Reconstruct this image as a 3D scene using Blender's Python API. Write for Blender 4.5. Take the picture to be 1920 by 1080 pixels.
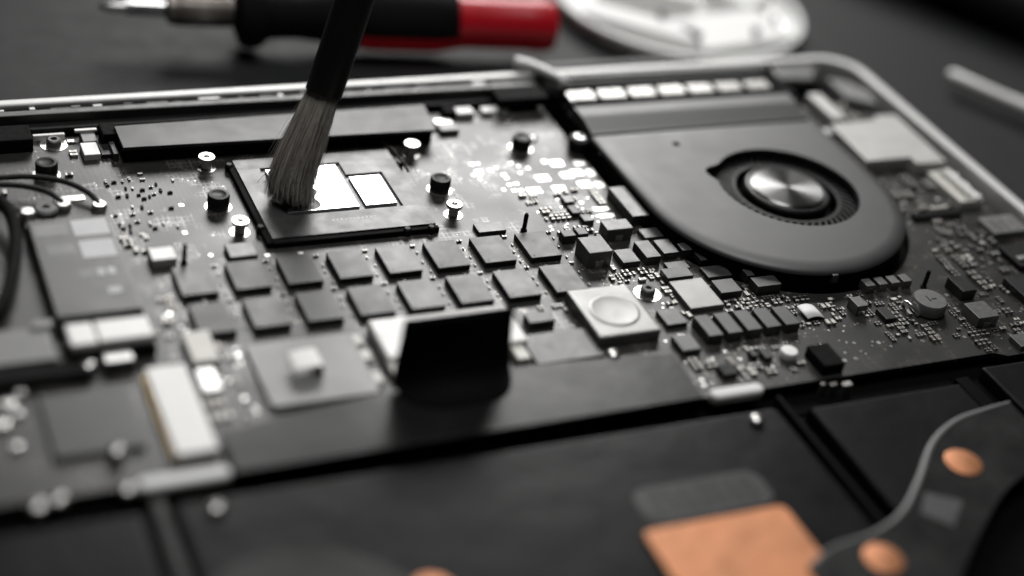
import bpy, bmesh, math, random
from mathutils import Vector, Matrix
random.seed(7)
S = 0.001                     # all lengths below are millimetres
R = math.radians
for o in list(bpy.data.objects): bpy.data.objects.remove(o)
scn = bpy.context.scene
COL = scn.collection

# ------------------------------------------------------------------ camera
cam = bpy.data.cameras.new('camera'); cam_o = bpy.data.objects.new('camera', cam); COL.objects.link(cam_o)
cam_o.location = (-67.217*S, -257.767*S, 183.317*S)
cam_o.rotation_euler = (0.975331, -0.154104, -0.405958)
cam.sensor_width = 36.0; cam.lens = 2986.79/1920*36
cam.clip_start = 0.01; cam.clip_end = 20.0
cam.dof.use_dof = True; cam.dof.focus_distance = 0.345; cam.dof.aperture_fstop = 4.2; cam.dof.aperture_blades = 0
scn.camera = cam_o

# ------------------------------------------------------------------ light
w = bpy.data.worlds.new('World'); scn.world = w; w.use_nodes = True
w.node_tree.nodes['Background'].inputs[0].default_value = (0.9, 0.95, 1.0, 1)
w.node_tree.nodes['Background'].inputs[1].default_value = 0.006
def area_light(name, target, az, el, dist, sx, sy, power, col, spread=180):
    l = bpy.data.lights.new(name, 'AREA'); l.shape = 'RECTANGLE'; l.size = sx; l.size_y = sy
    l.energy = power; l.color = col; l.spread = R(spread)
    o = bpy.data.objects.new(name, l); COL.objects.link(o)
    d = Vector((math.sin(R(az))*math.cos(R(el)), math.cos(R(az))*math.cos(R(el)), math.sin(R(el))))
    o.location = Vector(target) + d*dist
    o.rotation_euler = d.to_track_quat('Z', 'Y').to_euler()
    return o
area_light('window_softbox', (0.06, 0.02, 0), 23, 30, 0.75, 0.42, 0.27, 4.7, (1.0, 0.99, 0.975))
area_light('overhead_fill', (0.06, 0.0, 0), 20, 87, 0.80, 0.35, 0.35, 3.4, (1.0, 0.995, 0.985))  # added fill lamp to lift the white plastics, no known source overhead
vs = scn.view_settings
vs.view_transform = 'Standard'; vs.look = 'None'; vs.exposure = 0.0; vs.gamma = 1.0; vs.use_curve_mapping = False
scn.render.engine = 'CYCLES'
try:
    scn.cycles.use_denoising = True
except Exception: pass

# ------------------------------------------------------------------ materials
MATS = {}
def material(name, col, rough=0.5, metal=0.0, nscale=900.0, ncol=0.12, nrough=0.10, bump=0.0, bscale=4000.0,
             spec=0.5, coat=0.0, trans=0.0, aniso=0.0, ior=1.5, dust=0.0):
    m = bpy.data.materials.new(name); m.use_nodes = True; MATS[name] = m
    nt = m.node_tree; b = nt.nodes['Principled BSDF']; N = nt.nodes.new; L = nt.links.new
    b.inputs['Metallic'].default_value = metal
    b.inputs['Specular IOR Level'].default_value = spec
    b.inputs['Coat Weight'].default_value = coat
    b.inputs['Transmission Weight'].default_value = trans
    b.inputs['IOR'].default_value = ior
    b.inputs['Anisotropic'].default_value = aniso
    tc = N('ShaderNodeTexCoord'); oi = N('ShaderNodeObjectInfo')
    add = N('ShaderNodeVectorMath'); add.operation = 'ADD'
    L(tc.outputs['Object'], add.inputs[0]); L(oi.outputs['Random'], add.inputs[1])
    n1 = N('ShaderNodeTexNoise'); n1.inputs['Scale'].default_value = nscale; n1.inputs['Detail'].default_value = 5
    n1.inputs['Roughness'].default_value = 0.65
    L(add.outputs[0], n1.inputs['Vector'])
    mr = N('ShaderNodeMapRange'); mr.inputs[1].default_value = 0.3; mr.inputs[2].default_value = 0.7
    mr.inputs[3].default_value = max(0.02, rough - nrough); mr.inputs[4].default_value = min(1, rough + nrough)
    L(n1.outputs['Fac'], mr.inputs[0])
    ro = N('ShaderNodeMath'); ro.operation = 'MULTIPLY_ADD'; ro.inputs[1].default_value = .07
    L(oi.outputs['Random'], ro.inputs[0]); L(mr.outputs[0], ro.inputs[2]); L(ro.outputs[0], b.inputs['Roughness'])
    mc = N('ShaderNodeMix'); mc.data_type = 'RGBA'
    c = Vector(col)
    mc.inputs[6].default_value = (*(c*(1-ncol)), 1); mc.inputs[7].default_value = (*[min(1, q) for q in c*(1+ncol)], 1)
    L(n1.outputs['Fac'], mc.inputs[0])
    out = mc.outputs[2]
    if dust > 0:
        n2 = N('ShaderNodeTexNoise'); n2.inputs['Scale'].default_value = 2600; n2.inputs['Detail'].default_value = 3
        L(add.outputs[0], n2.inputs['Vector'])
        r2 = N('ShaderNodeMapRange'); r2.inputs[1].default_value = 0.66; r2.inputs[2].default_value = 0.74; r2.inputs[4].default_value = dust
        L(n2.outputs['Fac'], r2.inputs[0])
        md = N('ShaderNodeMix'); md.data_type = 'RGBA'; md.inputs[7].default_value = (.55, .54, .52, 1)
        L(r2.outputs[0], md.inputs[0]); L(out, md.inputs[6]); out = md.outputs[2]
    L(out, b.inputs['Base Color'])
    if bump > 0:
        nb = N('ShaderNodeTexNoise'); nb.inputs['Scale'].default_value = bscale; nb.inputs['Detail'].default_value = 3
        L(add.outputs[0], nb.inputs['Vector'])
        bp = N('ShaderNodeBump'); bp.inputs['Strength'].default_value = bump; bp.inputs['Distance'].default_value = 0.25/bscale
        L(nb.outputs['Fac'], bp.inputs['Height']); L(bp.outputs[0], b.inputs['Normal'])
    return m

M_table = material('table_laminate', (.019, .0195, .020), .60, 0, 120, .18, .05, .10, 1500, spec=.16, dust=.03)
M_alu = material('brushed_aluminium', (.64, .64, .63), .52, .45, 400, .05, .05)
M_alud = material('dull_aluminium', (.11, .11, .11), .50, .9, 300, .2, .08)
M_black = material('black_plastic', (.006, .006, .006), .48, 0, 500, .2, .1, spec=.3)
M_blackm = material('black_matte_rubber', (.004, .004, .004), .8, 0, 800, .2, .08, spec=.15)
M_void = material('black_anodised_floor', (.002, .002, .002), .7, 0, 300, .2, .1, spec=.05)
M_chip = material('chip_epoxy', (.012, .012, .0125), .38, 0, 260, .3, .05, spec=.58, dust=.05)
M_chipl = material('chip_epoxy_light', (.030, .030, .0305), .39, .10, 260, .25, .06, spec=1.0, dust=.06)
M_ind = material('moulded_inductor', (.17, .17, .168), .42, .6, 900, .2, .06, dust=.08)
M_nickel = material('nickel_can', (.62, .61, .60), .36, 1, 500, .06, .08, .10, 2500)
M_tin = material('tin_solder', (.74, .73, .71), .28, 1, 2500, .08, .10)
M_die = material('silicon_die', (.75, .75, .77), .12, 1, 300, .03, .03)
M_pkg = material('processor_substrate', (.05, .05, .05), .36, 0, 220, .35, .07, spec=.7, dust=.06)
M_frame = material('processor_stiffener', (.030, .030, .030), .37, 0, 160, .45, .08, spec=.65, dust=.08)
M_white = material('white_nylon', (.88, .87, .85), .4, 0, 400, .03, .08, spec=.8)
M_cream = material('cream_connector', (.72, .70, .65), .42, 0, 400, .05, .08, .05, 3000)
M_gold = material('gold_contacts', (.85, .62, .28), .32, 1, 900, .1, .1)
M_fan = material('fan_cover_paint', (.042, .042, .0425), .44, .10, 120, .08, .03, spec=1.0)
M_fand = material('fan_housing_plastic', (.008, .008, .008), .42, 0, 300, .2, .1)
M_shield = material('black_mylar', (.010, .010, .010), .30, 0, 60, .2, .07, .05, 200, spec=.24)
M_batt = material('battery_wrap', (.007, .007, .0075), .38, 0, 45, .3, .05, .10, 90, spec=.10)
M_copper = material('copper_foil', (.58, .25, .12), .50, .5, 70, .35, .12, .2, 200)
M_red = material('red_handle_plastic', (.52, .006, .016), .32, 0, 200, .1, .05)
M_steel = material('steel', (.55, .55, .55), .3, 1, 700, .08, .1, .1, 4000)
M_bronze = material('worn_collar', (.20, .18, .165), .45, 1, 700, .2, .12, .3, 3000)
M_milky = material('milky_plastic', (.88, .88, .87), .3, 0, 200, .03, .05, trans=.2)
M_grey = material('grey_plastic', (.20, .20, .20), .45, 0, 300, .12, .08, .1, 4000)
M_print = material('grey_print', (.55, .55, .56), .5, 0, 260, .3, .06)
M_label = material('silver_label', (.040, .040, .040), .40, 0, 160, .2, .05, spec=.62)
M_handle = material('brush_handle_lacquer', (.006, .006, .006), .30, 0, 200, .2, .05, spec=.35)
M_cable = material('cable_sheath', (.006, .006, .006), .7, 0, 900, .2, .1)
M_sheet = material('plated_sheet', (.55, .545, .53), .42, .25, 160, .08, .06, spec=.7)
M_dulltin = material('dull_tin', (.46, .45, .43), .42, 1, 1500, .15, .1)
M_choke = material('choke_lid', (.27, .268, .262), .42, .75, 200, .12, .06)
M_flex = material('flex_polyimide_black', (.014, .014, .014), .30, 0, 60, .25, .08, .06, 150, spec=.45)
M_can = material('satin_can', (.20, .20, .197), .42, .45, 160, .12, .05, spec=.8)
M_patch = material('mottled_grey', (.055, .055, .056), .5, 0, 90, .6, .08)  # mottled grey of the flat patch on the flex strip
M_smear = material('cleaning_residue', (.10, .10, .10), .45, .5, 500, .6, .15)
M_faint = material('faint_ink', (.012, .0122, .0125), .5, 0, 200, .4, .08)
M_satin = material('satin_bar_lid', (.022, .022, .0225), .42, 0, 120, .15, .04, spec=.42)
M_foam = material('white_foam', (.82, .82, .81), .55, 0, 900, .03, .05, .1, 4000)

def pcb_material():
    m = bpy.data.materials.new('solder_mask'); m.use_nodes = True
    nt = m.node_tree; b = nt.nodes['Principled BSDF']; N = nt.nodes.new; L = nt.links.new
    tc = N('ShaderNodeTexCoord')
    big = N('ShaderNodeTexNoise'); big.inputs['Scale'].default_value = 60; big.inputs['Detail'].default_value = 4
    L(tc.outputs['Object'], big.inputs['Vector'])
    # routed traces: edges of manhattan cells, raised a few microns
    vt = N('ShaderNodeTexVoronoi'); vt.distance = 'MANHATTAN'; vt.feature = 'F1'; vt.inputs['Scale'].default_value = 420
    L(tc.outputs['Object'], vt.inputs['Vector'])
    wv = N('ShaderNodeTexWave'); wv.inputs['Scale'].default_value = 260; wv.inputs['Distortion'].default_value = 6
    wv.inputs['Detail'].default_value = 1.5; wv.inputs['Detail Scale'].default_value = .35
    L(tc.outputs['Object'], wv.inputs['Vector'])
    # via / test point dots, in clusters
    vd = N('ShaderNodeTexVoronoi'); vd.feature = 'F1'; vd.inputs['Scale'].default_value = 750
    L(tc.outputs['Object'], vd.inputs['Vector'])
    dot = N('ShaderNodeMapRange'); dot.inputs[1].default_value = .14; dot.inputs[2].default_value = .10
    dot.inputs[3].default_value = 0; dot.inputs[4].default_value = 1
    L(vd.outputs['Distance'], dot.inputs[0])
    cl = N('ShaderNodeTexNoise'); cl.inputs['Scale'].default_value = 190; cl.inputs['Detail'].default_value = 3
    L(tc.outputs['Object'], cl.inputs['Vector'])
    clm = N('ShaderNodeMapRange'); clm.inputs[1].default_value = .50; clm.inputs[2].default_value = .60
    L(cl.outputs['Fac'], clm.inputs[0])
    mask = N('ShaderNodeMath'); mask.operation = 'MULTIPLY'
    L(dot.outputs[0], mask.inputs[0]); L(clm.outputs[0], mask.inputs[1])
    c0 = N('ShaderNodeMix'); c0.data_type = 'RGBA'
    c0.inputs[6].default_value = (.010, .010, .0097, 1); c0.inputs[7].default_value = (.019, .0185, .0175, 1)
    L(big.outputs['Fac'], c0.inputs[0])
    c1 = N('ShaderNodeMix'); c1.data_type = 'RGBA'; c1.inputs[7].default_value = (.75, .72, .66, 1)
    L(mask.outputs[0], c1.inputs[0]); L(c0.outputs[2], c1.inputs[6]); L(c1.outputs[2], b.inputs['Base Color'])
    L(mask.outputs[0], b.inputs['Metallic'])
    rr = N('ShaderNodeMapRange'); rr.inputs[1].default_value = .3; rr.inputs[2].default_value = .7
    rr.inputs[3].default_value = .36; rr.inputs[4].default_value = .45
    L(big.outputs['Fac'], rr.inputs[0])
    # copper runs under the mask: slightly smoother and paler lines in two directions
    runs = []
    for sc, off, rot in ((150, .37, 0), (230, .21, 90), (95, .61, 90)):
        mp = N('ShaderNodeMapping'); mp.inputs['Rotation'].default_value = (0, 0, R(rot)); L(tc.outputs['Object'], mp.inputs['Vector'])
        bk = N('ShaderNodeTexBrick'); bk.inputs['Scale'].default_value = sc; bk.offset = off; bk.squash = .6; bk.squash_frequency = 3
        bk.inputs['Mortar Size'].default_value = .022; bk.inputs['Brick Width'].default_value = 1.7; bk.inputs['Row Height'].default_value = .23
        L(mp.outputs[0], bk.inputs['Vector']); runs.append(bk.outputs['Fac'])
    mx1 = N('ShaderNodeMath'); mx1.operation = 'MAXIMUM'; L(runs[0], mx1.inputs[0]); L(runs[1], mx1.inputs[1])
    mx2 = N('ShaderNodeMath'); mx2.operation = 'MAXIMUM'; L(mx1.outputs[0], mx2.inputs[0]); L(runs[2], mx2.inputs[1])
    rn = N('ShaderNodeMath'); rn.operation = 'MULTIPLY'; L(mx2.outputs[0], rn.inputs[0]); L(clm.outputs[0], rn.inputs[1])
    rs = N('ShaderNodeMath'); rs.operation = 'MULTIPLY_ADD'; rs.inputs[1].default_value = -.10
    L(rn.outputs[0], rs.inputs[0]); L(rr.outputs[0], rs.inputs[2]); L(rs.outputs[0], b.inputs['Roughness'])
    c2 = N('ShaderNodeMix'); c2.data_type = 'RGBA'; c2.inputs[7].default_value = (.075, .070, .060, 1)
    L(rn.outputs[0], c2.inputs[0]); L(c0.outputs[2], c2.inputs[6]); L(c2.outputs[2], c1.inputs[6])
    h = N('ShaderNodeMath'); h.operation = 'MULTIPLY_ADD'; h.inputs[1].default_value = .6
    L(wv.outputs['Fac'], h.inputs[0]); L(vt.outputs['Distance'], h.inputs[2])
    bp = N('ShaderNodeBump'); bp.inputs['Strength'].default_value = .06; bp.inputs['Distance'].default_value = .00008
    L(h.outputs[0], bp.inputs['Height']); L(bp.outputs[0], b.inputs['Normal'])
    b.inputs['Specular IOR Level'].default_value = .60
    return m
M_pcb = pcb_material()

def hub_material():
    m = material('spun_hub_metal', (.20, .20, .197), .26, 1, 60, .02, .02, aniso=.9)
    m.node_tree.nodes['Principled BSDF'].inputs['Anisotropic Rotation'].default_value = .25
    nt = m.node_tree; t = nt.nodes.new('ShaderNodeTangent'); t.direction_type = 'RADIAL'; t.axis = 'Z'
    nt.links.new(t.outputs[0], nt.nodes['Principled BSDF'].inputs['Tangent'])
    return m
M_hub = hub_material()

def hair_material(name, c0, c1):
    m = material(name, c0, .45, 0, 300, .3, .1, spec=.4)
    return m
M_hair = hair_material('bristle_brown', (.095, .066, .050), None)
def dark_tips(m):
    # natural hair: dark tips on brown roots
    nt = m.node_tree; b = nt.nodes['Principled BSDF']; src = b.inputs['Base Color'].links[0].from_socket
    tc = nt.nodes.new('ShaderNodeTexCoord'); sx = nt.nodes.new('ShaderNodeSeparateXYZ'); nt.links.new(tc.outputs['Object'], sx.inputs[0])
    mr = nt.nodes.new('ShaderNodeMapRange'); mr.inputs[1].default_value = .003; mr.inputs[2].default_value = .011
    nt.links.new(sx.outputs['Z'], mr.inputs[0])
    mx = nt.nodes.new('ShaderNodeMix'); mx.data_type = 'RGBA'; mx.inputs[6].default_value = (.012, .011, .011, 1)
    nt.links.new(mr.outputs[0], mx.inputs[0]); nt.links.new(src, mx.inputs[7]); nt.links.new(mx.outputs[2], b.inputs['Base Color'])
dark_tips(M_hair)
M_hairl = hair_material('bristle_pale', (.44, .41, .37), None)

# ------------------------------------------------------------------ mesh helpers (mm)
LOC = {}
def tag(o, label, cat, group=None, kind=None):
    if label: o['label'] = label
    if cat: o['category'] = cat
    if group: o['group'] = group
    if kind: o['kind'] = kind
    return o
def thing(name, label, cat, loc=(0, 0, 0), rot=None, group=None):
    o = bpy.data.objects.new(name, None); COL.objects.link(o); o.empty_display_size = .005
    o.location = Vector(loc)*S
    if rot is not None: o.rotation_euler = rot
    LOC[o.name] = Vector(loc)
    return tag(o, label, cat, group)
def link(name, me, parent=None, loc=(0, 0, 0), rotz=0.0):
    """loc is in world millimetres for un-rotated parents, local for rotated ones"""
    o = bpy.data.objects.new(name, me); COL.objects.link(o)
    l = Vector(loc); LOC[o.name] = l
    if parent is not None:
        o.parent = parent
        if tuple(parent.rotation_euler) == (0, 0, 0): l = l - LOC[parent.name]
        if parent.parent is not None: pass
    o.location = l*S; o.rotation_euler.z = rotz
    return o
def finish(bm, name, mats, smooth=False):
    me = bpy.data.meshes.new(name)
    bmesh.ops.scale(bm, vec=(S, S, S), verts=bm.verts)
    bmesh.ops.recalc_face_normals(bm, faces=bm.faces)
    bm.to_mesh(me); bm.free()
    for m in (mats if isinstance(mats, (list, tuple)) else [mats]): me.materials.append(m)
    if smooth:
        for p in me.polygons: p.use_smooth = True
    return me
CACHE = {}
def box_mesh(wx, wy, h, mat, bev=.12, seg=2):
    k = (round(wx, 2), round(wy, 2), round(h, 2), mat.name, bev, seg)
    if k in CACHE: return CACHE[k]
    bm = bmesh.new(); bmesh.ops.create_cube(bm, size=1)
    bmesh.ops.scale(bm, vec=(wx, wy, h), verts=bm.verts); bmesh.ops.translate(bm, vec=(0, 0, h/2), verts=bm.verts)
    if bev > 0:
        es = [e for e in bm.edges if max(v.co.z for v in e.verts) > h*.5]
        bmesh.ops.bevel(bm, geom=es, offset=min(bev, wx*.3, wy*.3, h*.45), segments=seg, profile=.6, affect='EDGES')
    CACHE[k] = finish(bm, 'block', mat); return CACHE[k]
def box(name, x0, y0, x1, y1, z0, z1, mat, parent=None, bev=.12, seg=2, rotz=0):
    return link(name, box_mesh(abs(x1-x0), abs(y1-y0), z1-z0, mat, bev, seg), parent, ((x0+x1)/2, (y0+y1)/2, z0), rotz)
def prism(name, pts, z0, z1, mat, parent=None, bev=0, seg=2, loc=None, holes=None, smooth=False):
    bm = bmesh.new()
    lo = [bm.verts.new((x, y, z0)) for x, y in pts]
    f = bm.faces.new(lo)
    r = bmesh.ops.extrude_face_region(bm, geom=[f])
    up = [v for v in r['geom'] if isinstance(v, bmesh.types.BMVert)]
    bmesh.ops.translate(bm, vec=(0, 0, z1-z0), verts=up)
    if bev > 0:
        us = set(up)
        es = [e for e in bm.edges if e.verts[0] in us and e.verts[1] in us]
        bmesh.ops.bevel(bm, geom=es, offset=bev, segments=seg, profile=.5, affect='EDGES')
    loc = loc or (0, 0, 0)
    bmesh.ops.translate(bm, vec=-Vector(loc), verts=bm.verts)
    me = finish(bm, name, mat)
    if smooth:
        for p in me.polygons: p.use_smooth = abs(p.normal.z) < .999
    return link(name, me, parent, loc)
def lathe_mesh(prof, mat, n=32, name='turned', smooth=True, axis='Z', closed=True):
    bm = bmesh.new(); rings = []
    for r, z in prof:
        rings.append([bm.verts.new((max(r, .0005)*math.cos(2*math.pi*k/n), max(r, .0005)*math.sin(2*math.pi*k/n), z)) for k in range(n)])
    for a, b in zip(rings, rings[1:]):
        for k in range(n): bm.faces.new((a[k], a[(k+1) % n], b[(k+1) % n], b[k]))
    if closed: bm.faces.new(rings[0][::-1]); bm.faces.new(rings[-1])
    if axis == 'X':
        for v in bm.verts: v.co = Vector((v.co.z, v.co.x, v.co.y))
    me = finish(bm, name, mat)
    if smooth:
        try: me.set_sharp_from_angle(angle=R(35))
        except Exception: pass
        for p in me.polygons: p.use_smooth = True
    return me
def lathe(name, prof, loc, mat, parent=None, n=32, axis='Z', closed=True):
    return link(name, lathe_mesh(prof, mat, n, name, True, axis, closed), parent, loc)
def tube(name, path, r, mat, parent=None, n=10, loc=(0, 0, 0), radii=None):
    bm = bmesh.new(); P = [Vector(p)-Vector(loc) for p in path]; rings = []
    prev = None
    for i, p in enumerate(P):
        t = (P[min(i+1, len(P)-1)] - P[max(i-1, 0)]).normalized()
        up = Vector((0, 0, 1)) if abs(t.z) < .9 else Vector((1, 0, 0))
        a = t.cross(up).normalized(); b = a.cross(t)
        rr = radii[i] if radii else r
        rings.append([bm.verts.new(p + a*rr*math.cos(2*math.pi*k/n) + b*rr*math.sin(2*math.pi*k/n)) for k in range(n)])
    for a, b in zip(rings, rings[1:]):
        for k in range(n): bm.faces.new((a[k], a[(k+1) % n], b[(k+1) % n], b[k]))
    bm.faces.new(rings[0][::-1]); bm.faces.new(rings[-1])
    return link(name, finish(bm, name, mat, True), parent, loc)
def smooth_path(pts, n=8):
    P = [Vector(p) for p in pts]; out = []
    for i in range(len(P)-1):
        a = P[max(i-1, 0)]; b = P[i]; c = P[i+1]; d = P[min(i+2, len(P)-1)]
        for k in range(n):
            t = k/n
            out.append(.5*((2*b) + (c-a)*t + (2*a-5*b+4*c-d)*t*t + (3*b-a-3*c+d)*t**3))
    out.append(P[-1]); return out
def rrect(x0, y0, x1, y1, r, n=8):
    pts = []
    for cx, cy, a0 in ((x1-r, y1-r, 0), (x0+r, y1-r, 90), (x0+r, y0+r, 180), (x1-r, y0+r, 270)):
        for k in range(n+1):
            a = R(a0 + 90*k/n); pts.append((cx + r*math.cos(a), cy + r*math.sin(a)))
    return pts

# ------------------------------------------------------------------ table
TZ = -8.0
tb = prism('table', [(-900, -800), (1300, -800), (1300, 1400), (-900, 1400)], TZ-30, TZ, M_table)
tb['kind'] = 'structure'

# ------------------------------------------------------------------ laptop chassis (aluminium base, opened)
ch = thing('laptop_chassis', 'silver aluminium laptop base lying open with its insides exposed', 'laptop', (60, 0, TZ))
X0, Y0, X1, Y1 = -150, -180, 206, 67
outer = rrect(X0, Y0, X1, Y1, 11, 14); inner = rrect(X0+3, Y0+3, X1-3, Y1-2.6, 8.5, 14)
def ring_prism(name, A, B, z0, z1, mat, parent, bev=.5):
    bm = bmesh.new(); n = len(A)
    va = [bm.verts.new((x, y, z1)) for x, y in A]; vb = [bm.verts.new((x, y, z1)) for x, y in B]
    la = [bm.verts.new((x, y, z0)) for x, y in A]; lb = [bm.verts.new((x, y, z0)) for x, y in B]
    for k in range(n):
        j = (k+1) % n
        bm.faces.new((va[k], va[j], vb[j], vb[k])); bm.faces.new((la[k], lb[k], lb[j], la[j]))
        bm.faces.new((la[k], la[j], va[j], va[k])); bm.faces.new((lb[k], vb[k], vb[j], lb[j]))
    us = set(va) | set(vb)
    es = [e for e in bm.edges if e.verts[0] in us and e.verts[1] in us and ((e.verts[0] in va) == (e.verts[1] in va))]
    bmesh.ops.bevel(bm, geom=es, offset=bev, segments=3, profile=.5, affect='EDGES')
    bmesh.ops.translate(bm, vec=-LOC[parent.name], verts=bm.verts)
    o = link(name, finish(bm, name, mat), parent, LOC[parent.name])
    return o
ring_prism('rim', outer, inner, TZ+.02, 4.2, M_alu, ch, .6)
prism('floor', rrect(X0+2.8, Y0+2.8, X1-2.8, Y1-2.4, 8.6, 14), TZ+.6, -3.0, M_void, ch, loc=(60, 0, TZ))
# hinge side: ledge with its antenna strip
rail = box('hinge_rail', -146, 60.3, 107, 62.5, -2.9, 3.7, M_alud, ch, .35)
box('rail_groove', -146, 62.6, 107, 64.3, -2.9, 2.9, M_blackm, ch, .05)
for k in range(26):                       # milled pockets and pads along the groove
    x = -34 + k*5.4 + random.uniform(-1.6, 1.6); l = random.choice([1.2, 2.0, 3.4, 5.0])
    box('rail_pad', x, 62.9, x+l, 62.9+random.uniform(.5, 1.2), 2.92, 3.0+random.uniform(.25, .7), random.choice([M_alu, M_alud, M_black, M_black]), rail, .08)
box('gasket', -146, 57.3, 107, 60.0, -2.9, 1.7, M_black, ch, .4)
box('gasket', -27, 50.6, -18, 57.1, .05, 3.2, M_blackm, ch, .4)
box('gasket', 93.6, 53.4, 107, 60.2, 2.05, 4.0, M_blackm, ch, .4)
# right of the rail: hinge well
box('hinge_rail', 113.5, 61.6, 176, 64.1, -2.9, 4.6, M_alud, ch, .3)
box('hinge_rail', 112.8, 57.2, 174, 60.4, -2.9, 4.0, M_alud, ch, .3)
prism('hinge_plate', [(177, 56.5), (187, 54.8), (193, 61.5), (190, 64.0), (179, 64.2)], 1.5, 3.4, M_alud, ch, .5, loc=(183, 60, 1.5))
prism('corner_bracket', [(193.5, 47), (200.5, 42), (202.3, 49), (199, 55.5), (194, 58)], -2.9, 2.0, M_grey, ch, .5, loc=(198, 50, -2.9))
tube('hinge_arm', smooth_path([(104.6, 69.8, 5.4), (107.5, 67.0, 5.6), (110.6, 62.5, 5.6), (113.2, 59.2, 5.0), (113.6, 57.5, 2.5)], 6), 1.5, M_alu, ch, 10, (110, 63, 5))
lathe('hinge_barrel', [(.1, 0), (2.3, .3), (2.3, 40), (2.3, 52), (1.8, 52.4)], (107, 69.6, 2.0), M_alud, ch, 20, 'X')
box('gasket', 108.8, 53.2, 112.2, 58.2, -2.9, 4.4, M_blackm, ch, .3)
# screws and pegs along the front edge of the bay
screw_prof = [(0.05, 0), (1.5, 0), (1.5, .7), (1.1, 1.15), (.55, 1.3), (.5, .9), (.05, .9)]
screw_me = lathe_mesh(screw_prof, M_tin, 18, 'screw')
for x, y, z in [(-36.2, -61.9, .4), (-32.7, -60.8, .2), (-21.6, -60.9, .2)]:
    link('screw', screw_me, ch, (x, y, z))
    lathe('screw_boss', [(1.7, 0), (1.5, .2-(-2.9)+z-.25)], (x, y, -2.95), M_black, ch, 12)

for x, y, q in [(119.3, -61.4, .8), (122.2, -62.0, 1.1), (117.2, -60.9, .6)]: box('edge_tab', x-q, y-q*.6, x+q, y+q*.6, -2.98, .3, M_dulltin, ch, .2)
# ------------------------------------------------------------------ logic board
bd = thing('logic_board', 'dark laptop circuit board crowded with chips and tiny components', 'circuit board', (60, 0, -1.2))
FC = (140.8, 1.4)
arc = [(FC[0]+34.2*math.cos(R(a)), FC[1]+34.2*math.sin(R(a))) for a in range(0, -181, -6)]
outline = [(-80, -59.4), (106, -59.4), (162, -59.4), (164.5, -61), (201.5, -61), (201.5, 41), (193, 41), (191, 47), (175, 47)] + arc + [(106.6, 56), (-80, 56)]
prism('board_panel', outline, -1.2, 0.0, M_pcb, bd, loc=(60, 0, -1.2))
OCC = []
def occ(x0, y0, x1, y1, g=.35): OCC.append((x0-g, y0-g, x1+g, y1+g))
def free(x, y, r=.6): return not any(a-r < x < c+r and b-r < y < d+r for a, b, c, d in OCC)
def free2(x, y, hx, hy): return not any(a < x+hx and x-hx < c and b < y+hy and y-hy < d for a, b, c, d in OCC)
def in_board(x, y): return (x-FC[0])**2+(y-FC[1])**2 > 35.5**2 and not (106 < x < 175.5 and y > 1)

# sixteen memory chips in two rows
mem = box_mesh(7.15, 9.65, 1.35, M_chip, .07)
for r_ in range(2):
    for c_ in range(8):
        x = c_*10.7 + r_*.15; y = -r_*12.84
        o = link('memory_chip', mem, bd, (x+3.58, y-4.83, .06))
        d = lathe('pin_mark', [(.01, 0), (.32, .0), (.32, .012)], (x+.9, y-8.8, 1.41), M_faint, None, 10)
        d.parent = o; d.location = Vector((x+.9-x-3.58, y-8.8-y+4.83, 1.352))*S
        occ(x, y-9.65, x+7.15, y)
# processor
CX, CY, CW, CH = 22.53, 38.39, 36.57, 31.97
pr = box('processor', CX, CY-CH, CX+CW, CY, .05, 1.1, M_pkg, bd, .10); occ(CX-1.5, CY-CH-1.5, CX+CW+1.5, CY+1.5)
pl = Vector((CX+CW/2, CY-CH/2, .05))
def sub(o, parent):                # re-parent a world-placed mesh under a part (sub-part)
    wl = LOC[o.name]; o.parent = parent; o.location = (wl - LOC[parent.name])*S
    return o
def frame_piece(x0, y0, x1, y1, z1=1.62): return sub(box('stiffener_bar', x0, y0, x1, y1, 1.12, z1, M_frame, None, 0), pr)
DX0, DX1, DY0, DY1 = 27.6, 54.4, 14.4, 34.2
frame_piece(CX+.1, CY-CH+.1, CX+CW-.1, DY0-.02); frame_piece(CX+.1, DY1+.02, CX+CW-.1, CY-.1)
frame_piece(CX+.1, DY0, DX0, DY1); frame_piece(DX1, DY0, CX+CW-.1, DY1)
frame_piece(46.0, 28.9, DX1, DY1+.02)
sub(box('die', 28.6, 15.5, 44.7, 33.2, 1.12, 1.75, M_die, None, .05), pr)
sub(box('die', 46.2, 15.7, 53.4, 27.6, 1.12, 1.72, M_die, None, .05), pr)
sub(prism('cleaning_smear', [(p.x, p.y) for p in smooth_path([(28.8, 15.7, 0), (34.6, 15.8, 0), (36.6, 17.6, 0), (36.0, 20.4, 0), (37.4, 23.0, 0), (35.2, 25.6, 0), (35.6, 28.4, 0), (33.0, 31.0, 0), (30.0, 32.8, 0), (28.8, 31.6, 0)], 4)], 1.752, 1.775, M_smear, None, loc=(32, 24, 1.752)), pr)
# black retaining frame round the package, with corner tabs
for x0, y0, x1, y1 in [(CX-1.3, CY-CH-1.1, CX-.15, CY+.3), (CX-.1, CY-CH-1.3, CX+CW+.3, CY-CH-.15)]:
    sub(box('retaining_bar', x0, y0, x1, y1, .05, 1.30, M_blackm, None, .2), pr)
for x, y, a in [(CX-1.0, CY-1.6, 0), (CX-1.1, CY-CH+5.0, 0), (CX+CW-7, CY-CH-.9, 90), (CX+CW-1.5, CY-CH-1.0, 90), (CX+CW+.9, CY-6, 0)]:
    sub(lathe('retaining_lug', [(.9, 0), (.9, 1.4), (.6, 1.75), (.1, 1.75)], (x, y, .04), M_black, None, 14), pr)
sub(tube('retaining_wire', [(CX+CW-.5, CY+3.5, 1.8), (CX+CW+1.2, CY-1, 1.75), (CX+CW+1.4, CY-10.5, 1.7)], .28, M_black, None, 8, (CX+CW, CY, 1.7)), pr)
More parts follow.
